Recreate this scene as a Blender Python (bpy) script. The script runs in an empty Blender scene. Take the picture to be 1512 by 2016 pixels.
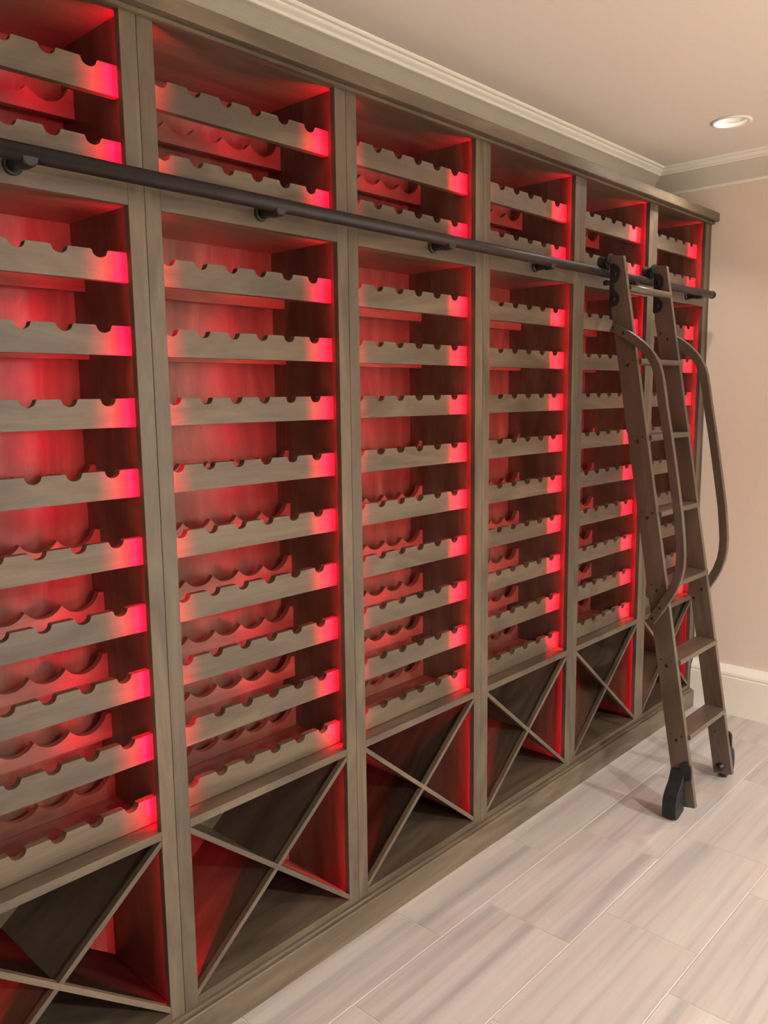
import bpy, bmesh, math, random
from mathutils import Matrix, Vector
random.seed(7)

# ------------------------------------------------------------------ camera
S = bpy.context.scene
COL = S.collection
CAM_Z = 1.588                       # eye height above the tiles
cam_d = bpy.data.cameras.new('camera')
cam = bpy.data.objects.new('camera', cam_d)
COL.objects.link(cam)
yaw, pit, rol = math.radians(47.0442), math.radians(-8.01396), math.radians(-0.68433)
fw = Vector((math.sin(yaw) * math.cos(pit), math.cos(yaw) * math.cos(pit), math.sin(pit)))
rt = Vector((math.cos(yaw), -math.sin(yaw), 0))
up = rt.cross(fw)
r2 = rt * math.cos(rol) + up * math.sin(rol)
u2 = -rt * math.sin(rol) + up * math.cos(rol)
M = Matrix((r2, u2, -fw)).transposed().to_4x4()
M.translation = (0, -1.62, CAM_Z)
cam.matrix_world = M
cam_d.sensor_fit = 'VERTICAL'
cam_d.sensor_height = 24
cam_d.lens = 24 * 1619.43 / 2016
cam_d.clip_start = 0.05
S.camera = cam

# ------------------------------------------------------------------ world, lights, exposure
vs = S.view_settings
vs.view_transform = 'Standard'
vs.look = 'None'
vs.gamma = 1
vs.exposure = 0.0
vs.use_curve_mapping = False
W = bpy.data.worlds.new('world')
S.world = W
W.use_nodes = True
W.node_tree.nodes['Background'].inputs[0].default_value = (1.0, 0.97, 0.93, 1)
W.node_tree.nodes['Background'].inputs[1].default_value = 0.06

CEIL = 2.659
CAN_COL = (1.0, 0.98, 0.95)
LED_POWER = 780.0
LED_COL = (1.0, 0.002, 0.03)


def disk_light(name, loc, power, size=0.13, spread=150, color=CAN_COL, aim=None):
    d = bpy.data.lights.new(name, 'AREA')
    d.shape = 'DISK'
    d.size = size
    d.energy = power
    d.color = color
    d.spread = math.radians(spread)
    o = bpy.data.objects.new(name, d)
    COL.objects.link(o)
    o.location = loc
    if aim is not None:
        o.rotation_euler = (Vector(aim) - Vector(loc)).to_track_quat('-Z', 'Y').to_euler()
    return o


# recessed ceiling cans of the room, behind and beside the viewer
for (lx, ly, p) in ((1.0, -4.4, 235), (3.1, -4.4, 190)):
    disk_light('can_light', (lx, ly, CEIL - 0.012), p)

# added fill points, out of view, brightening the ceiling and upright surfaces
for (lx, ly) in ((0.6, -5.2), (2.6, -5.2)):
    d = bpy.data.lights.new('fill_light', 'POINT')
    d.energy = 95
    d.shadow_soft_size = 0.16
    d.color = CAN_COL
    g_ = bpy.data.objects.new('fill_light', d)
    COL.objects.link(g_)
    g_.location = (lx, ly, 1.85)

# ------------------------------------------------------------------ materials


def newmat(name):
    m = bpy.data.materials.new(name)
    m.use_nodes = True
    nt = m.node_tree
    b = nt.nodes['Principled BSDF']
    return m, nt, b


def N(nt, t, **kw):
    n = nt.nodes.new(t)
    for k, v in kw.items():
        setattr(n, k, v)
    return n


def ramp(nt, stops, interp='LINEAR'):
    n = nt.nodes.new('ShaderNodeValToRGB')
    cr = n.color_ramp
    cr.interpolation = interp
    while len(cr.elements) < len(stops):
        cr.elements.new(0.5)
    for e, (p, c) in zip(cr.elements, stops):
        e.position = p
        e.color = (*c, 1)
    return n


def local_coords(nt, scale, shift=37.0):
    tc = N(nt, 'ShaderNodeTexCoord')
    oi = N(nt, 'ShaderNodeObjectInfo')
    mul = N(nt, 'ShaderNodeMath', operation='MULTIPLY')
    mul.inputs[1].default_value = shift
    nt.links.new(oi.outputs['Random'], mul.inputs[0])
    add = N(nt, 'ShaderNodeVectorMath', operation='ADD')
    nt.links.new(tc.outputs['Object'], add.inputs[0])
    nt.links.new(mul.outputs[0], add.inputs[1])
    mp = N(nt, 'ShaderNodeMapping')
    mp.inputs['Scale'].default_value = scale
    nt.links.new(add.outputs[0], mp.inputs['Vector'])
    return mp, add, oi


def wood_mat(name, dark, mid, light, grey, rough=0.36, spec=0.5):
    """stained alder: grain runs along the board's own X axis"""
    m, nt, b = newmat(name)
    mp, add, oi = local_coords(nt, (1.8, 9, 9))
    n1 = N(nt, 'ShaderNodeTexNoise')
    n1.inputs['Scale'].default_value = 1.0
    n1.inputs['Detail'].default_value = 5
    n1.inputs['Roughness'].default_value = 0.6
    n1.inputs['Distortion'].default_value = 1.4
    nt.links.new(mp.outputs[0], n1.inputs['Vector'])
    r1 = ramp(nt, [(0.32, dark), (0.5, mid), (0.70, light)])
    nt.links.new(n1.outputs['Fac'], r1.inputs[0])
    # wide blotches where the stain took up differently
    mp2 = N(nt, 'ShaderNodeMapping')
    mp2.inputs['Scale'].default_value = (2.2, 7, 7)
    nt.links.new(add.outputs[0], mp2.inputs['Vector'])
    n2 = N(nt, 'ShaderNodeTexNoise')
    n2.inputs['Scale'].default_value = 1.2
    n2.inputs['Detail'].default_value = 3
    nt.links.new(mp2.outputs[0], n2.inputs['Vector'])
    r2_ = ramp(nt, [(0.42, (0, 0, 0)), (0.68, (1, 1, 1))])
    nt.links.new(n2.outputs['Fac'], r2_.inputs[0])
    fac = N(nt, 'ShaderNodeMath', operation='MULTIPLY')
    fac.inputs[1].default_value = 0.06
    nt.links.new(r2_.outputs[0], fac.inputs[0])
    mx = N(nt, 'ShaderNodeMix', data_type='RGBA')
    nt.links.new(fac.outputs[0], mx.inputs[0])
    nt.links.new(r1.outputs[0], mx.inputs[6])
    mx.inputs[7].default_value = (*grey, 1)
    # fine pores
    mp3 = N(nt, 'ShaderNodeMapping')
    mp3.inputs['Scale'].default_value = (9, 190, 190)
    nt.links.new(add.outputs[0], mp3.inputs['Vector'])
    n3 = N(nt, 'ShaderNodeTexNoise')
    n3.inputs['Scale'].default_value = 1.0
    n3.inputs['Detail'].default_value = 2
    nt.links.new(mp3.outputs[0], n3.inputs['Vector'])
    r3 = ramp(nt, [(0.35, (0.92, 0.92, 0.92)), (0.6, (1, 1, 1))])
    nt.links.new(n3.outputs['Fac'], r3.inputs[0])
    m2 = N(nt, 'ShaderNodeMix', data_type='RGBA', blend_type='MULTIPLY')
    m2.inputs[0].default_value = 1
    nt.links.new(mx.outputs[2], m2.inputs[6])
    nt.links.new(r3.outputs[0], m2.inputs[7])
    # each board its own tone
    hs = N(nt, 'ShaderNodeHueSaturation')
    mr = N(nt, 'ShaderNodeMapRange')
    mr.inputs['To Min'].default_value = 0.9
    mr.inputs['To Max'].default_value = 1.1
    nt.links.new(oi.outputs['Random'], mr.inputs['Value'])
    nt.links.new(mr.outputs[0], hs.inputs['Value'])
    nt.links.new(m2.outputs[2], hs.inputs['Color'])
    nt.links.new(hs.outputs[0], b.inputs['Base Color'])
    b.inputs['Roughness'].default_value = rough
    b.inputs['Specular IOR Level'].default_value = spec
    bp = N(nt, 'ShaderNodeBump')
    bp.inputs['Strength'].default_value = 0.06
    bp.inputs['Distance'].default_value = 0.002
    nt.links.new(n3.outputs['Fac'], bp.inputs['Height'])
    nt.links.new(bp.outputs[0], b.inputs['Normal'])
    return m


WOOD = wood_mat('stained_wood', (0.070, 0.050, 0.031), (0.108, 0.080, 0.052), (0.165, 0.122, 0.076), (0.094, 0.086, 0.079))
LADWOOD = wood_mat('ladder_wood', (0.082, 0.056, 0.038), (0.110, 0.080, 0.055), (0.145, 0.108, 0.076), (0.104, 0.082, 0.063), rough=0.4)


def plain(name, col, rough=0.6, spec=0.4, metal=0.0, noise=0.0, nscale=30):
    m, nt, b = newmat(name)
    b.inputs['Roughness'].default_value = rough
    b.inputs['Specular IOR Level'].default_value = spec
    b.inputs['Metallic'].default_value = metal
    b.inputs['Base Color'].default_value = (*col, 1)
    tc = N(nt, 'ShaderNodeTexCoord')
    n = N(nt, 'ShaderNodeTexNoise')
    n.inputs['Scale'].default_value = nscale
    n.inputs['Detail'].default_value = 4
    nt.links.new(tc.outputs['Object'], n.inputs['Vector'])
    r = ramp(nt, [(0.3, tuple(c * (1 - noise) for c in col)), (0.7, tuple(min(1, c * (1 + noise)) for c in col))])
    nt.links.new(n.outputs['Fac'], r.inputs[0])
    nt.links.new(r.outputs[0], b.inputs['Base Color'])
    bp = N(nt, 'ShaderNodeBump')
    bp.inputs['Strength'].default_value = 0.05
    bp.inputs['Distance'].default_value = 0.002
    nt.links.new(n.outputs['Fac'], bp.inputs['Height'])
    nt.links.new(bp.outputs[0], b.inputs['Normal'])
    return m


WALL = plain('wall_paint', (0.80, 0.665, 0.55), 0.7, 0.3, noise=0.012, nscale=60)
CEILM = plain('ceiling_paint', (0.78, 0.70, 0.62), 0.8, 0.2, noise=0.01, nscale=60)
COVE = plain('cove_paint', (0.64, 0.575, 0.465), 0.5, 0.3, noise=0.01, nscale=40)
TRIM = plain('trim_paint', (0.90, 0.84, 0.73), 0.42, 0.4, noise=0.01, nscale=40)
GROUT = plain('grout', (0.70, 0.64, 0.55), 0.8, 0.2, noise=0.04, nscale=80)
BLACK = plain('black_iron', (0.010, 0.0095, 0.0095), 0.45, 0.5, noise=0.25, nscale=60)
BRONZE = plain('dark_bronze', (0.022, 0.017, 0.015), 0.42, 0.4, 0.2, noise=0.2, nscale=40)
STEEL = plain('steel_edge', (0.22, 0.20, 0.18), 0.35, 0.5, 0.7, noise=0.1, nscale=60)
RUBBER = plain('rubber', (0.013, 0.014, 0.015), 0.55, 0.4, noise=0.35, nscale=160)
TAPE = plain('led_tape', (0.6, 0.58, 0.55), 0.6, 0.3)
WHITE = plain('lamp_white', (0.82, 0.78, 0.72), 0.45, 0.4, noise=0.01)


def emis(name, col, st):
    m, nt, b = newmat(name)
    b.inputs['Base Color'].default_value = (0.1, 0.1, 0.1, 1)
    b.inputs['Emission Color'].default_value = (*col, 1)
    b.inputs['Emission Strength'].default_value = st
    return m


LED = emis('led_diodes', LED_COL, LED_POWER)
BULB = emis('bulb_glow', (1.0, 0.86, 0.68), 6)


def tile_mat():
    m, nt, b = newmat('striated_tile')
    mp, add, oi = local_coords(nt, (0.55, 17, 1), 53)
    n1 = N(nt, 'ShaderNodeTexNoise')
    n1.inputs['Scale'].default_value = 1.0
    n1.inputs['Detail'].default_value = 5
    n1.inputs['Roughness'].default_value = 0.55
    n1.inputs['Distortion'].default_value = 0.12
    nt.links.new(mp.outputs[0], n1.inputs['Vector'])
    r = ramp(nt, [(0.30, (0.365, 0.335, 0.315)), (0.42, (0.43, 0.39, 0.365)), (0.49, (0.50, 0.44, 0.405)), (0.56, (0.495, 0.46, 0.42)), (0.70, (0.57, 0.53, 0.465))])
    nt.links.new(n1.outputs['Fac'], r.inputs[0])
    mp2 = N(nt, 'ShaderNodeMapping')
    mp2.inputs['Scale'].default_value = (2.2, 60, 1)
    nt.links.new(add.outputs[0], mp2.inputs['Vector'])
    n2 = N(nt, 'ShaderNodeTexNoise')
    n2.inputs['Scale'].default_value = 1.0
    n2.inputs['Detail'].default_value = 3
    nt.links.new(mp2.outputs[0], n2.inputs['Vector'])
    r2_ = ramp(nt, [(0.3, (0.93, 0.92, 0.92)), (0.62, (1, 1, 1))])
    nt.links.new(n2.outputs['Fac'], r2_.inputs[0])
    mx = N(nt, 'ShaderNodeMix', data_type='RGBA', blend_type='MULTIPLY')
    mx.inputs[0].default_value = 1
    nt.links.new(r.outputs[0], mx.inputs[6])
    nt.links.new(r2_.outputs[0], mx.inputs[7])
    hs = N(nt, 'ShaderNodeHueSaturation')
    mr = N(nt, 'ShaderNodeMapRange')
    mr.inputs['To Min'].default_value = 0.95
    mr.inputs['To Max'].default_value = 1.06
    nt.links.new(oi.outputs['Random'], mr.inputs['Value'])
    nt.links.new(mr.outputs[0], hs.inputs['Value'])
    nt.links.new(mx.outputs[2], hs.inputs['Color'])
    nt.links.new(hs.outputs[0], b.inputs['Base Color'])
    b.inputs['Roughness'].default_value = 0.42
    b.inputs['Specular IOR Level'].default_value = 0.4
    return m


TILE = tile_mat()

# ------------------------------------------------------------------ helpers
AX = {
    'x': Matrix.Identity(3),
    'z': Matrix(((0, 0, -1), (0, 1, 0), (1, 0, 0))),      # local X -> world Z
    'y': Matrix(((0, -1, 0), (1, 0, 0), (0, 0, 1))),      # local X -> world Y
}


def root(name, loc, label, cat, group=None):
    o = bpy.data.objects.new(name, None)
    o.empty_display_size = 0.1
    COL.objects.link(o)
    o.location = loc
    o['label'] = label
    o['category'] = cat
    if group:
        o['group'] = group
    return o


def world_mat(o):
    m = o.matrix_basis.copy()
    p = o.parent
    while p is not None:
        m = p.matrix_basis @ m
        p = p.parent
    return m


def mk(name, V, F, mat, parent=None, frame='x', smooth=False, origin=None, mats=None, fm=None, bevel=0):
    """one mesh object from world-space vertices; its local X follows the board"""
    R = AX[frame] if isinstance(frame, str) else frame
    V = [Vector(v) for v in V]
    if origin is None:
        lo = Vector((min(v[i] for v in V) for i in range(3)))
        hi = Vector((max(v[i] for v in V) for i in range(3)))
        origin = (lo + hi) / 2
    origin = Vector(origin)
    RT = R.transposed()
    me = bpy.data.meshes.new(name)
    me.from_pydata([RT @ (v - origin) for v in V], [], F)
    bm = bmesh.new()
    bm.from_mesh(me)
    bmesh.ops.recalc_face_normals(bm, faces=bm.faces)
    bm.to_mesh(me)
    bm.free()
    for mm in (mats or [mat]):
        me.materials.append(mm)
    if fm:
        for p, i in zip(me.polygons, fm):
            p.material_index = i
    if smooth:
        for p in me.polygons:
            p.use_smooth = len(p.vertices) == 4
    o = bpy.data.objects.new(name, me)
    COL.objects.link(o)
    B = Matrix.Translation(origin) @ R.to_4x4()
    if parent is not None:
        o.parent = parent
        B = world_mat(parent).inverted() @ B
    o.matrix_basis = B
    if bevel:
        bv = o.modifiers.new('bevel', 'BEVEL')
        bv.width = bevel
        bv.segments = 2
        bv.limit_method = 'ANGLE'
    return o


def boxes(bs):
    V, F = [], []
    for (x0, x1, y0, y1, z0, z1) in bs:
        n = len(V)
        V += [(x0, y0, z0), (x1, y0, z0), (x1, y1, z0), (x0, y1, z0), (x0, y0, z1), (x1, y0, z1), (x1, y1, z1), (x0, y1, z1)]
        F += [(n, n + 3, n + 2, n + 1), (n + 4, n + 5, n + 6, n + 7), (n, n + 1, n + 5, n + 4), (n + 1, n + 2, n + 6, n + 5), (n + 2, n + 3, n + 7, n + 6), (n + 3, n, n + 4, n + 7)]
    return V, F


def extrude(pts, vec):
    """prism from a planar outline"""
    n = len(pts)
    vec = Vector(vec)
    V = [Vector(p) for p in pts] + [Vector(p) + vec for p in pts]
    F = [tuple(range(n)), tuple(range(2 * n - 1, n - 1, -1))] + [(i, (i + 1) % n, n + (i + 1) % n, n + i) for i in range(n)]
    return V, F


def cyl(a, b, r, n=20, r1=None):
    a, b = Vector(a), Vector(b)
    d = (b - a).normalized()
    t = Vector((0, 0, 1)) if abs(d.z) < 0.9 else Vector((1, 0, 0))
    p = d.cross(t).normalized()
    q = d.cross(p)
    r1 = r if r1 is None else r1
    V = [a + (p * math.cos(2 * math.pi * i / n) + q * math.sin(2 * math.pi * i / n)) * r for i in range(n)]
    V += [b + (p * math.cos(2 * math.pi * i / n) + q * math.sin(2 * math.pi * i / n)) * r1 for i in range(n)]
    F = [tuple(range(n - 1, -1, -1)), tuple(range(n, 2 * n))] + [(i, (i + 1) % n, n + (i + 1) % n, n + i) for i in range(n)]
    return V, F


def lathe(a, axis, prof, n=28):
    """prof: (distance along axis, radius), closed at both ends"""
    a, d = Vector(a), Vector(axis).normalized()
    t = Vector((0, 0, 1)) if abs(d.z) < 0.9 else Vector((1, 0, 0))
    p = d.cross(t).normalized()
    q = d.cross(p)
    V, F = [], []
    for (h, r) in prof:
        V += [a + d * h + (p * math.cos(2 * math.pi * i / n) + q * math.sin(2 * math.pi * i / n)) * r for i in range(n)]
    for k in range(len(prof) - 1):
        F += [(k * n + i, k * n + (i + 1) % n, (k + 1) * n + (i + 1) % n, (k + 1) * n + i) for i in range(n)]
    F += [tuple(range(n - 1, -1, -1)), tuple(range((len(prof) - 1) * n, len(prof) * n))]
    return V, F


def join(*parts):
    V, F = [], []
    for v, f in parts:
        n = len(V)
        V += list(v)
        F += [tuple(i + n for i in t) for t in f]
    return V, F


def struct(o):
    o['kind'] = 'structure'
    return o


# ------------------------------------------------------------------ the room
XW = 4.06            # right wall
YW = 0.312           # wall behind the racks
XL, YF = -3.0, -6.0  # where the room opens to the rest of the floor

o = struct(mk('floor', *boxes([(XL, XW + 0.1, YF, YW + 0.1, -0.06, -0.0015)]), GROUT))
FLOOR = o
TL, TW, G = 0.594, 0.297, 0.0022
offs = {0: 0.554, 1: 0.187, 2: 0.390, 3: 0.187, 4: 0.554, 5: 0.390}
proto = {}
for row in range(0, 13):
    y1 = 0.087 - row * TW
    y0 = y1 - TW
    off = offs[row % 6]
    k = 0
    x = off - TL
    while x < XW:
        x0, x1 = max(x, -0.6), min(x + TL, XW)
        x += TL
        if x1 - x0 < 0.02 or x1 <= -0.58:
            continue
        a, b_, c, d = x0 + G / 2, x1 - G / 2, y0 + G / 2, y1 - G / 2
        e = 0.0008
        V = [(a, c, -0.008), (b_, c, -0.008), (b_, d, -0.008), (a, d, -0.008),
             (a, c, -e), (b_, c, -e), (b_, d, -e), (a, d, -e),
             (a + e, c + e, 0), (b_ - e, c + e, 0), (b_ - e, d - e, 0), (a + e, d - e, 0)]
        F = [(3, 2, 1, 0), (8, 9, 10, 11)]
        for q in (0, 4):
            F += [(q + i, q + (i + 1) % 4, q + 4 + (i + 1) % 4, q + 4 + i) for i in range(4)]
        mk('floor_tile', V, F, TILE, FLOOR)

struct(mk('wall_back', *boxes([(XL, XW, YW, YW + 0.1, 0, CEIL + 0.02)]), WALL))
struct(mk('wall_right', *boxes([(XW, XW + 0.1, YF, YW + 0.1, 0, CEIL + 0.02)]), WALL))

# ceiling with a round hole for the downlight
LX, LY, LR = 3.50, -0.285, 0.062
angs = [2 * math.pi * i / 40 for i in range(40)]
cx = [(XL, YF), (XW, YF), (XW, YW), (XL, YW)]
cang = [math.atan2(b_ - LY, a - LX) % (2 * math.pi) for a, b_ in cx]
angs = sorted(angs + cang)


def rect_hit(t):
    dx, dy = math.cos(t), math.sin(t)
    best = 1e9
    for (lim, p, d) in ((XL, LX, dx), (XW, LX, dx), (YF, LY, dy), (YW, LY, dy)):
        if abs(d) > 1e-9:
            s = (lim - p) / d
            if s > 0:
                best = min(best, s)
    return (LX + dx * best, LY + dy * best)


n = len(angs)
V = [(LX + LR * math.cos(t), LY + LR * math.sin(t), CEIL) for t in angs] + [(*rect_hit(t), CEIL) for t in angs]
V += [(v[0], v[1], CEIL + 0.03) for v in V]
F = []
for i in range(n):
    j = (i + 1) % n
    F += [(i, j, n + j, n + i), (2 * n + i, 3 * n + i, 3 * n + j, 2 * n + j), (i, 2 * n + i, 2 * n + j, j), (n + i, n + j, 3 * n + j, 3 * n + i)]
struct(mk('ceiling', V, F, CEILM))

# crown moulding: cove with beads under the ceiling
P, H = 0.123, 0.112
crown = [(0, -H), (0.010, -H), (0.013, -H + 0.006), (0.013, -H + 0.010)]
for i in range(9):
    t = i / 8 * math.pi / 2
    crown.append((0.013 + 0.072 * (1 - math.cos(t)) * 0.62 + 0.072 * 0.38 * (i / 8), -H + 0.010 + 0.070 * math.sin(t) * 0.62 + 0.070 * 0.38 * (i / 8)))
crown += [(0.088, -0.031), (0.091, -0.027), (0.089, -0.024), (0.094, -0.022), (0.103, -0.017), (0.107, -0.013), (0.1065, -0.010), (0.118, -0.008), (P, -0.003), (P, 0), (0, 0)]


def mitre(pts, x_far):
    # back-wall crown runs along x and is mitred into the right-wall crown
    n = len(pts)
    V = [(XL, YW - a, CEIL + b_) for a, b_ in pts] + [(XW - a, YW - a, CEIL + b_) for a, b_ in pts]
    F = [tuple(range(n)), tuple(range(2 * n - 1, n - 1, -1))] + [(i, (i + 1) % n, n + (i + 1) % n, n + i) for i in range(n)]
    return V, F


n = len(crown)
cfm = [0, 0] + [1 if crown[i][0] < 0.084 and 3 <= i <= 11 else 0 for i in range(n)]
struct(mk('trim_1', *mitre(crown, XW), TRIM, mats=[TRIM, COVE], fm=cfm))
V = [(XW - a, YF, CEIL + b_) for a, b_ in crown] + [(XW - a, YW - a, CEIL + b_) for a, b_ in crown]
F = [tuple(range(n)), tuple(range(2 * n - 1, n - 1, -1))] + [(i, (i + 1) % n, n + (i + 1) % n, n + i) for i in range(n)]
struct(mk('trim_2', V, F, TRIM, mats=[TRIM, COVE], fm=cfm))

# baseboard on the right wall, with a cap moulding
bp_ = [(0, 0), (0.040, 0), (0.040, 0.190), (0.031, 0.193), (0.031, 0.1985), (0.036, 0.201), (0.034, 0.212), (0.024, 0.226), (0.016, 0.236), (0.012, 0.243), (0, 0.243)]
V, F = extrude([(XW - a, YF, b_) for a, b_ in bp_], (0, -YF - 0.002, 0))
struct(mk('baseboard_right', V, F, TRIM))

# ------------------------------------------------------------------ wine rack cabinets
CW = 0.6103                 # unit width
Z = lambda h: h + CAM_Z     # heights were taken relative to the eye
SP = 0.0195                 # side panel thickness
OP0, OP1 = 0.0395, CW - 0.0395
IN0, IN1 = SP, CW - SP
LIP = 0.0175
BACK = 0.299
Z_FRAME0, Z_FRAME1 = Z(-1.497), Z(0.835)
Z_DECK = Z(-1.477)
Z_SH1, Z_SH0 = Z(-1.0065), Z(-1.0275)
Z_HEAD0, Z_MID = Z(0.4055), Z(0.4775)
Z_TOP = Z(0.792)


def front_rack_outline(zt, h=0.063):
    pts = [(IN0, zt - h), (IN1, zt - h), (IN1, zt)]
    prof = [(0.0205, 0), (0.0183, -0.0010), (0.0172, -0.0035)]
    R = 0.0168
    for i in range(1, 12):
        t = math.pi * i / 12
        prof.append((R * math.cos(t), -0.0035 - 0.0128 * math.sin(t)))
    prof += [(-0.0172, -0.0035), (-0.0183, -0.0010), (-0.0205, 0)]
    mid = (IN0 + IN1) / 2
    for k in range(6):
        c = mid + (2.5 - k) * 0.0885
        pts += [(c + a, zt + b_) for a, b_ in prof]
    pts.append((IN0, zt))
    return pts


def rear_rack_outline(zt, h=0.064):
    pts = [(IN0, zt - h), (IN1, zt - h), (IN1, zt)]
    R, cz = 0.0533, 0.0153
    mid = (IN0 + IN1) / 2
    tm = math.asin(0.04425 / R)
    te = math.acos(cz / R)
    for k in range(6):
        c = mid + (2.5 - k) * 0.0885
        t0 = te if k == 0 else tm
        t1 = -te if k == 5 else -tm
        for i in range(0, 13):
            if i == 0 and k > 0:
                continue
            t = t0 + (t1 - t0) * i / 12
            pts.append((c + R * math.sin(t), zt + cz - R * math.cos(t)))
    pts.append((IN0, zt))
    return pts


def build_cabinet(x, label):
    c = root('wine_cabinet', (0, 0, 0), label, 'wine rack', 'wine rack cabinets along the wall')
    g = 0.0004
    # face-frame stiles, rebated behind for the light strips
    for s in (0, 1):
        pr = [(g, 0), (OP0 - 0.0008, 0), (OP0, 0.0008), (OP0, LIP), (OP0 - 0.008, 0.0144), (OP0 - 0.008, 0.009), (g, 0.009)]
        pr[0] = (g + 0.0008, 0)
        pr.append((g, 0.0008))
        if s:
            pr = [(CW - a, b_) for a, b_ in pr]
        V, F = extrude([(a, b_, Z_FRAME0) for a, b_ in pr], (0, 0, Z_FRAME1 - Z_FRAME0))
        mk('stile', V, F, WOOD, c, 'z')
        a0, a1 = (0.0008, SP) if not s else (CW - SP, CW - 0.0008)
        mk('side_panel', *boxes([(a0, a1, 0.0092, BACK + 0.010, Z_FRAME0, Z_FRAME1 - 0.003)]), WOOD, c, 'z')
        # light strips: three lengths, one per compartment
        e0 = SP + 0.0010 if not s else CW - SP - 0.0035
        t0 = SP + 0.0003 if not s else CW - SP - 0.0083
        for (z0, z1) in ((Z_DECK + 0.01, Z_SH0 - 0.01), (Z_SH1 + 0.006, Z(0.413) - 0.006), (Z_MID + 0.006, Z(0.797) - 0.006)):
            V, F = boxes([(t0, t0 + 0.008, 0.0092, 0.0098, z0, z1)])
            fm = [0] * 6
            m = max(1, round((z1 - z0) / 0.12))
            for i in range(m):
                q = len(V)
                za, zb = z0 + (z1 - z0) * i / m, z0 + (z1 - z0) * (i + 1) / m
                V += [(e0, 0.0104, za), (e0 + 0.0025, 0.0104, za), (e0 + 0.0025, 0.0104, zb), (e0, 0.0104, zb)]
                F.append((q + 3, q + 2, q + 1, q))
                fm.append(1)
            mk('led_strip', V, F, TAPE, c, 'z', mats=[TAPE, LED], fm=fm)
    mk('back_panel', *boxes([(IN0, IN1, BACK, BACK + 0.010, Z_FRAME0, Z_FRAME1 - 0.003)]), WOOD, c, 'z')
    mk('top_rail', *boxes([(OP0 + 0.0003, OP1 - 0.0003, 0.0004, LIP, Z_TOP, Z_FRAME1)]), WOOD, c)
    mk('top_panel', *boxes([(IN0, IN1, LIP + 0.0005, BACK, Z(0.797), Z(0.815))]), WOOD, c)
    mk('middle_rail', *boxes([(OP0 + 0.0003, OP1 - 0.0003, 0.0004, LIP, Z_HEAD0, Z_MID)]), WOOD, c)
    mk('divider', *boxes([(IN0, IN1, LIP + 0.0005, BACK, Z(0.413), Z_MID)]), WOOD, c)
    V, F = boxes([(OP0 + 0.0003, OP1 - 0.0003, 0.0004, LIP, Z_SH0, Z_SH1), (IN0, IN1, LIP, BACK, Z_SH0, Z_SH1)])
    mk('shelf', V, F, WOOD, c)
    V, F = boxes([(OP0 + 0.0003, OP1 - 0.0003, 0.0004, LIP, Z_FRAME0, Z_DECK), (IN0, IN1, LIP, BACK, Z_FRAME0, Z_DECK)])
    mk('bottom_panel', V, F, WOOD, c)
    # crossed dividers of the bottom bin
    zt, zb, h = Z_SH0, Z_DECK, 0.0095
    for k in (0, 1):
        a = Vector((OP0, 0, zt - 0.004)) if k == 0 else Vector((OP0, 0, zb + 0.004))
        b_ = Vector((OP1, 0, zb + 0.004)) if k == 0 else Vector((OP1, 0, zt - 0.004))
        d = (b_ - a).normalized()
        nrm = Vector((-d.z, 0, d.x))
        ex = d * 0.030
        y0 = 0.0008 + 0.0006 * k

        # outline clipped to the bin by moving the ends along the board
        def at_x(off, x):
            s = (x - a.x - nrm.x * off) / d.x
            return a + d * s + nrm * off
        lo, hi = IN0 + 0.0005, IN1 - 0.0005
        front = [at_x(-h, OP0 + 0.0004), at_x(-h, OP1 - 0.0004), at_x(h, OP1 - 0.0004), at_x(h, OP0 + 0.0004)]
        rear = [at_x(-h, lo), at_x(-h, hi), at_x(h, hi), at_x(h, lo)]
        for pt in front + rear:
            pt.z = min(max(pt.z, zb + 0.0002), zt - 0.0002)
        V1 = [Vector((p.x, y0, p.z)) for p in front] + [Vector((p.x, LIP, p.z)) for p in front]
        V2 = [Vector((p.x, LIP, p.z)) for p in rear] + [Vector((p.x, BACK, p.z)) for p in rear]
        Q = [(3, 2, 1, 0), (4, 5, 6, 7), (0, 1, 5, 4), (1, 2, 6, 5), (2, 3, 7, 6), (3, 0, 4, 7)]
        R = Matrix((d, Vector((0, 1, 0)), d.cross(Vector((0, 1, 0))))).transposed()
        mk('cross_divider', *join((V1, Q), (V2, Q)), WOOD, c, R)
    # scalloped rails: neck rests in front, body rests behind
    tops = [0.6975, 0.5435] + [0.3155 - 0.1571 * i for i in range(9)]
    for t in tops:
        V, F = extrude([(a, 0.0495, b_) for a, b_ in front_rack_outline(Z(t))], (0, 0.019, 0))
        mk('neck_rest', V, F, WOOD, c)
        V, F = extrude([(a, 0.244, b_) for a, b_ in rear_rack_outline(Z(t))], (0, 0.019, 0))
        mk('bottle_rest', V, F, WOOD, c)
    c.location = (x, 0, 0)
    return c


labels = [
    'leftmost wine rack cabinet, cut off by the left edge of the picture',
    'second wine rack cabinet from the left, the largest one shown whole',
    'third wine rack cabinet from the left, in the middle of the wall',
    'fourth wine rack cabinet from the left, last one clear of the ladder',
    'fifth wine rack cabinet from the left, partly behind the near ladder rail',
    'sixth wine rack cabinet, narrow in view against the right wall behind the ladder',
]
X0 = 0.3901
first = build_cabinet(X0, labels[0])
parts = list(first.children)
for i in range(1, 6):
    r_ = first.copy()
    COL.objects.link(r_)
    r_.location = (X0 + CW * i, 0, 0)
    r_['label'] = labels[i]
    for ch in parts:
        q = ch.copy()
        COL.objects.link(q)
        q.parent = r_
    if i == 5:
        r_.scale = (0.967, 1, 1)

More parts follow.
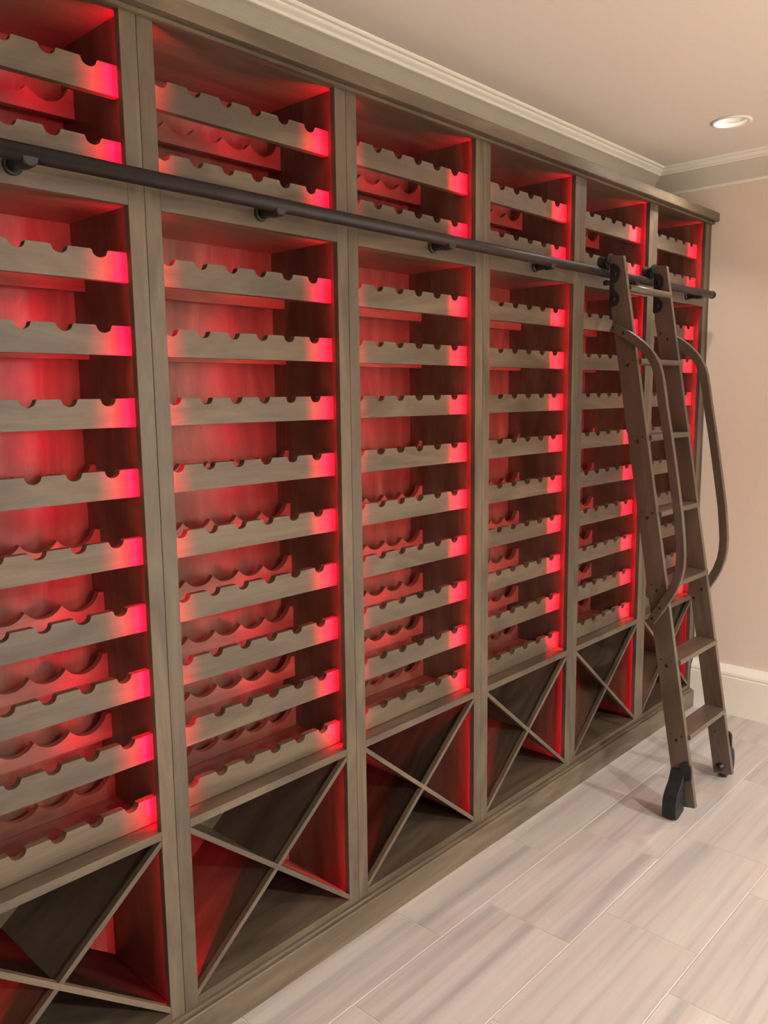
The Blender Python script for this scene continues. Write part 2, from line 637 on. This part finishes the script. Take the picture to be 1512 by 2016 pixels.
XE = X0 + 5 * CW + CW * 0.967
pr = [(0.0, Z(-1.497)), (0.0, Z(0.834))]
V, F = extrude([(XE + 0.0006, 0, 0), (XE + 0.008, 0, 0), (XE + 0.010, 0.006, 0), (XE + 0.013, 0.006, 0), (XE + 0.015, 0, 0), (XW - 0.001, 0, 0), (XW - 0.001, 0.03, 0), (XE + 0.0006, 0.03, 0)], (0, 0, Z(0.834) - Z(-1.497)))
V = [v + Vector((0, 0, Z(-1.497))) for v in V]
o = mk('scribe_moulding', V, F, WOOD, None, 'z')
o['label'] = 'grooved wooden filler strip closing the racks against the right wall'
o['category'] = 'moulding'

# cornice and plinth run over all units
cz = [(0.0, Z(0.7905)), (-0.012, Z(0.7905)), (-0.016, Z(0.793)), (-0.016, Z(0.7965)), (-0.010, Z(0.798)), (-0.010, Z(0.801)), (-0.034, Z(0.801)), (-0.036, Z(0.803)), (-0.036, Z(0.838)), (-0.034, Z(0.840)), (YW - 0.002, Z(0.840)), (YW - 0.002, Z(0.8356)), (-0.0006, Z(0.8356)), (-0.0006, Z(0.7905))]
cz = cz[1:]
V, F = extrude([(X0, a, b_) for a, b_ in cz], (XW - 0.001 - X0, 0, 0))
o = mk('cornice', V, F, WOOD)
o['label'] = 'long stained wooden cornice capping the wine racks under the crown moulding'
o['category'] = 'moulding'
pz_ = [(YW - 0.01, 0), (-0.025, 0), (-0.025, Z(-1.506)), (-0.022, Z(-1.503)), (-0.013, Z(-1.503)), (-0.013, Z(-1.500)), (-0.008, Z(-1.4975)), (YW - 0.01, Z(-1.4975))]
V, F = extrude([(X0, a, b_) for a, b_ in pz_], (XW - 0.042 - X0, 0, 0))
o = mk('plinth', V, F, WOOD)
o['label'] = 'long stained wooden plinth along the floor beneath the wine racks'
o['category'] = 'moulding'

# ------------------------------------------------------------------ ladder track
TY, TZ, TR = -0.066, Z(0.449), 0.0165
t = root('ladder_track', (2.1, TY, TZ), 'dark metal tube fixed along the racks that the ladder rolls on', 'rail')
TX1 = 3.925
mk('tube', *cyl((0.40, TY, TZ), (TX1, TY, TZ), TR, 32), BRONZE, t, smooth=True)
mk('end_cap', *lathe((TX1, TY, TZ), (1, 0, 0), [(-0.004, 0.0175), (0.008, 0.0178), (0.016, 0.015), (0.020, 0.009), (0.0215, 0.002)]), BLACK, t, smooth=True)
for bx in (0.72, 1.315, 1.965, 2.525, 3.15, 3.80):
    br = mk('bracket', *lathe((bx, 0.0, TZ - 0.009), (0, -1, 0), [(0.004, 0.0145), (0.040, 0.0145), (0.046, 0.0175), (0.074, 0.0175), (0.080, 0.014)], 24), BLACK, t, 'y', smooth=True)
    mk('flange', *lathe((bx, 0.0002, TZ - 0.009), (0, -1, 0), [(0, 0.019), (0.006, 0.019), (0.009, 0.016)], 24), BLACK, br, 'y', smooth=True)

# ------------------------------------------------------------------ ladder
LXA, LXB, TH = 2.903, 3.273, 0.020          # left faces of the two rails, rail thickness
lad = root('library_ladder', (3.09, -0.45, 0), 'brown wooden rolling ladder with black wheels leaning on the wine racks', 'ladder')
fy = lambda h: -0.138 - 0.1725 * (0.504 - h)          # front edge of the rails (y) by height
by = lambda h: fy(h) + 0.0770                          # back edge
dvec = Vector((0, 0.1725, 1)).normalized()
RL = Matrix((dvec, Vector((1, 0, 0)), dvec.cross(Vector((1, 0, 0))))).transposed()
NB = 20
outline = [(fy(-1.544), -1.544), (fy(0.504), 0.504), (-0.0945, 0.509)]
outline += [(-0.0945, 0.318), (by(0.27), 0.27), (by(-1.557), -1.557)]
rails = []
for X in (LXA, LXB):
    V, F = extrude([(X, a, Z(b_)) for a, b_ in outline], (TH, 0, 0))
    rails.append(mk('side_rail', V, F, LADWOOD, lad, RL, bevel=0.0015))


def bolt(X, y, z, r, par, out=-1):
    mk('bolt', *lathe((X, y, z), (out, 0, 0), [(-0.001, r), (0.0015, r), (0.0030, r * 0.6)], 12), BLACK, par, smooth=True)


tread_z = [0.127, -0.156, -0.439, -0.711, -0.993, -1.273]
for tz in tread_z:
    yf = fy(tz) - 0.011
    prof = [(yf + 0.004, tz - 0.020), (yf + 0.001, tz - 0.017), (yf, tz - 0.010), (yf + 0.001, tz - 0.003), (yf + 0.004, tz), (yf + 0.086, tz), (yf + 0.086, tz - 0.020)]
    V, F = extrude([(LXA + TH - 0.001, a, Z(b_)) for a, b_ in prof], (LXB - LXA - TH + 0.002, 0, 0))
    mk('tread', V, F, LADWOOD, lad)
    ym = fy(tz) + 0.036
    bolt(LXA, ym - 0.021, Z(tz - 0.004), 0.0038, rails[0])
    bolt(LXA, ym + 0.021, Z(tz - 0.004), 0.0030, rails[0])
    bolt(LXA, ym - 0.002, Z(tz - 0.024), 0.0062, rails[0])
    bolt(LXB + TH, ym - 0.002, Z(tz - 0.024), 0.0062, rails[1], 1)
bolt(LXB, -0.415, Z(-1.36) - 0.02, 0.0045, rails[1])
mk('top_rung', *cyl((LXA + TH - 0.002, -0.152, Z(0.387)), (LXB + 0.002, -0.152, Z(0.387)), 0.0135, 20), LADWOOD, lad, smooth=True)

# grab rails: a bent flat bar bolted to the outside of each rail
ctr = [(-0.106, 0.246), (-0.128, 0.237), (-0.161, 0.220), (-0.197, 0.197), (-0.2265, 0.174), (-0.252, 0.150), (-0.272, 0.124), (-0.288, 0.093), (-0.298, 0.060), (-0.308, 0.01), (-0.318, -0.05), (-0.3395, -0.157), (-0.3585, -0.26), (-0.377, -0.366), (-0.391, -0.45), (-0.4005, -0.534), (-0.4045, -0.585), (-0.4035, -0.628), (-0.397, -0.668), (-0.383, -0.710), (-0.366, -0.744), (-0.346, -0.778), (-0.327, -0.810), (-0.300, -0.852)]


def ribbon(pts, w):
    L, R_ = [], []
    for i, p in enumerate(pts):
        a = Vector(pts[max(0, i - 1)])
        b_ = Vector(pts[min(len(pts) - 1, i + 1)])
        d = (b_ - a).normalized()
        nn = Vector((-d.y, d.x))
        L.append(Vector(p) + nn * w / 2)
        R_.append(Vector(p) - nn * w / 2)
    return L, R_


def handrail(X0_, X1_, bolts_x, out):
    L, R_ = ribbon(ctr, 0.033)
    n = len(ctr)
    V, F = [], []
    for xx in (X0_, X1_):
        V += [(xx, p.x, Z(p.y)) for p in L] + [(xx, p.x, Z(p.y)) for p in R_]
    for i in range(n - 1):
        F += [(i, i + 1, n + i + 1, n + i), (2 * n + i, 3 * n + i, 3 * n + i + 1, 2 * n + i + 1), (i, 2 * n + i, 2 * n + i + 1, i + 1), (n + i, n + i + 1, 3 * n + i + 1, 3 * n + i)]
    F += [(0, n, 3 * n, 2 * n), (n - 1, 3 * n - 1, 4 * n - 1, 2 * n - 1)]
    h = mk('handrail', V, F, LADWOOD, lad, 'z', bevel=0.003)
    for (a, b_) in ((-0.118, 0.242), (-0.158, 0.221), (-0.336, -0.795), (-0.308, -0.840)):
        bolt(bolts_x, a, Z(b_), 0.0062, h, out)
    return h


handrail(LXA - 0.021, LXA - 0.0003, LXA - 0.021, -1)
handrail(LXB + TH + 0.0003, LXB + TH + 0.021, LXB + TH + 0.021, 1)
for (a, b_) in ((-0.125, 0.240), (-0.155, 0.215), (-0.336, -0.795), (-0.305, -0.835)):
    bolt(LXB, a, Z(b_), 0.0055, rails[1])

# roller hooks: lobed black plate on the rail, strap up the back edge, grooved wheel on the tube
for k, X in enumerate((LXA, LXB)):
    out = []
    for i in range(0, 15):
        t_ = math.radians(80 - 170 * i / 14)
        out.append((-0.1005 - 0.030 * math.cos(t_), 0.441 + 0.036 * math.sin(t_)))
    out += [(-0.108, 0.398), (-0.1045, 0.392), (-0.108, 0.385)]
    for i in range(0, 15):
        t_ = math.radians(70 - 150 * i / 14)
        out.append((-0.1005 - 0.0295 * math.cos(t_), 0.350 + 0.029 * math.sin(t_)))
    out += [(-0.0925, 0.320), (-0.0890, 0.330), (-0.0890, 0.478)]
    V, F = extrude([(X - 0.0062, a, Z(b_)) for a, b_ in out], (0.006, 0, 0))
    hk = mk('roller_hook', V, F, BLACK, lad, 'z', bevel=0.001)
    mk('strap', *boxes([(X - 0.004, X + TH + 0.002, -0.0940, -0.0900, Z(0.345), Z(0.507))]), STEEL, hk, 'z')
    wc = (X + 0.004, TY + 0.004, TZ + 0.0378)
    # cheek plates holding the wheel over the tube
    ck = []
    for i in range(0, 19):
        t_ = math.radians(-20 + 220 * i / 18)
        ck.append((wc[0] - 0.034 * math.cos(t_), wc[2] + 0.004 + 0.026 * math.sin(t_)))
    V, F = extrude([(a, -0.0895, b_) for a, b_ in ck], (0, 0.004, 0))
    mk('cheek_plate', V, F, BLACK, hk)
    mk('hook_wheel', *lathe((wc[0], wc[1] - 0.019, wc[2]), (0, 1, 0), [(0, 0.0245), (0.004, 0.025), (0.011, 0.0205), (0.026, 0.0205), (0.033, 0.025), (0.037, 0.0245)], 28), BLACK, hk, 'y', smooth=True)
    mk('axle', *lathe((wc[0], wc[1] - 0.026, wc[2]), (0, 1, 0), [(0, 0.005), (0.048, 0.005), (0.049, 0.009), (0.054, 0.009), (0.055, 0.006)], 14), STEEL, hk, 'y', smooth=True)
    mk('bump_roller', *lathe((X + 0.010, -0.082, TZ - 0.036), (0, 1, 0), [(0, 0.010), (0.022, 0.010), (0.026, 0.006)], 18), BLACK, hk, 'y', smooth=True)
    bolt(X - 0.006, -0.108, Z(0.441), 0.008, hk)
    bolt(X - 0.006, -0.106, Z(0.350), 0.008, hk)

# floor wheels in moulded covers, one outside each rail
for k, X in enumerate((LXA, LXB + TH)):
    s = -1 if k == 0 else 1
    pf = [(0.0, 0.176), (0.006, 0.182), (0.018, 0.160), (0.030, 0.138), (0.052, 0.118), (0.070, 0.098), (0.079, 0.072), (0.080, 0.045), (0.078, 0.020), (0.072, 0.0085), (0.052, 0.006), (0.0, 0.022)]
    y0 = -0.449 if k == 0 else -0.462
    pf = [(a * (0.95 if k == 0 else 1.1), b_ + (0 if k == 0 else 0.012)) for a, b_ in pf]
    V, F = extrude([(X + s * (a + 0.0002), y0, b_) for a, b_ in pf], (0, 0.054, 0))
    cov = mk('wheel_cover', V, F, RUBBER, lad, bevel=0.003)
    mk('floor_wheel', *lathe((X + s * 0.040, y0 + 0.010, 0.0305), (0, 1, 0), [(0, 0.026), (0.003, 0.0300), (0.027, 0.0300), (0.030, 0.026)], 28), BLACK, cov, 'y', smooth=True)
    for (a, b_) in ((0.018, 0.125), (0.030, 0.100), (0.045, 0.060), (0.058, 0.045), (0.035, 0.040), (0.060, 0.080)):
        mk('cover_screw', *lathe((X + s * a * 0.95, y0 + 0.001, b_), (0, -1, 0), [(0, 0.0048), (0.002, 0.0048), (0.003, 0.003)], 10), BLACK, cov, 'y', smooth=True)
    # mounting lobe on the outer face, nut on the other
    lob = []
    for i in range(13):
        t_ = math.radians(180 * i / 12)
        lob.append((-0.452 - 0.022 * math.cos(t_), 0.196 + 0.020 * math.sin(t_)))
    lob += [(-0.428, 0.150), (-0.476, 0.150)]
    V, F = extrude([(X + s * 0.0002, a, b_) for a, b_ in lob], (s * 0.012, 0, 0))
    mk('mounting_lobe', V, F, BLACK, cov, 'z', bevel=0.002)
    if k == 1:
        mk('mounting_nut', *lathe((LXB, -0.443, 0.066), (-1, 0, 0), [(0, 0.017), (0.004, 0.017), (0.006, 0.012), (0.016, 0.010), (0.017, 0.006)], 14), BLACK, cov, smooth=True)

# ------------------------------------------------------------------ recessed downlight
dl = root('downlight', (LX, LY, CEIL), 'round white recessed downlight in the ceiling near the right wall', 'ceiling light')


def ring(prof, n=40):
    V, F = [], []
    for (r, z) in prof:
        V += [(LX + r * math.cos(2 * math.pi * i / n), LY + r * math.sin(2 * math.pi * i / n), CEIL + z) for i in range(n)]
    m = len(prof)
    for k in range(m):
        kk = (k + 1) % m
        F += [(k * n + i, k * n + (i + 1) % n, kk * n + (i + 1) % n, kk * n + i) for i in range(n)]
    return V, F


mk('trim_ring', *ring([(0.078, -0.0005), (0.078, -0.004), (0.070, -0.007), (0.0595, -0.004), (0.0590, 0.012), (0.0615, 0.012), (0.0615, -0.0005)]), WHITE, dl, smooth=True)
mk('housing', *ring([(0.060, 0.013), (0.048, 0.075), (0.0, 0.075), (0.0, 0.079), (0.051, 0.079), (0.0615, 0.013)]), WHITE, dl, smooth=True)
aimv = Vector((-0.25, 0.35, -1)).normalized()
c0 = Vector((LX, LY, CEIL + 0.045))
bl = mk('lamp', *lathe(c0, aimv, [(-0.020, 0.020), (0.0, 0.030), (0.012, 0.036), (0.014, 0.036)], 28), WHITE, dl, smooth=True)
mk('lens', *lathe(c0 + aimv * 0.0142, aimv, [(0, 0.033), (0.002, 0.031)], 28), BULB, bl)
disk_light('downlight_beam', c0 + aimv * 0.020, 5, 0.06, 120, aim=c0 + aimv)
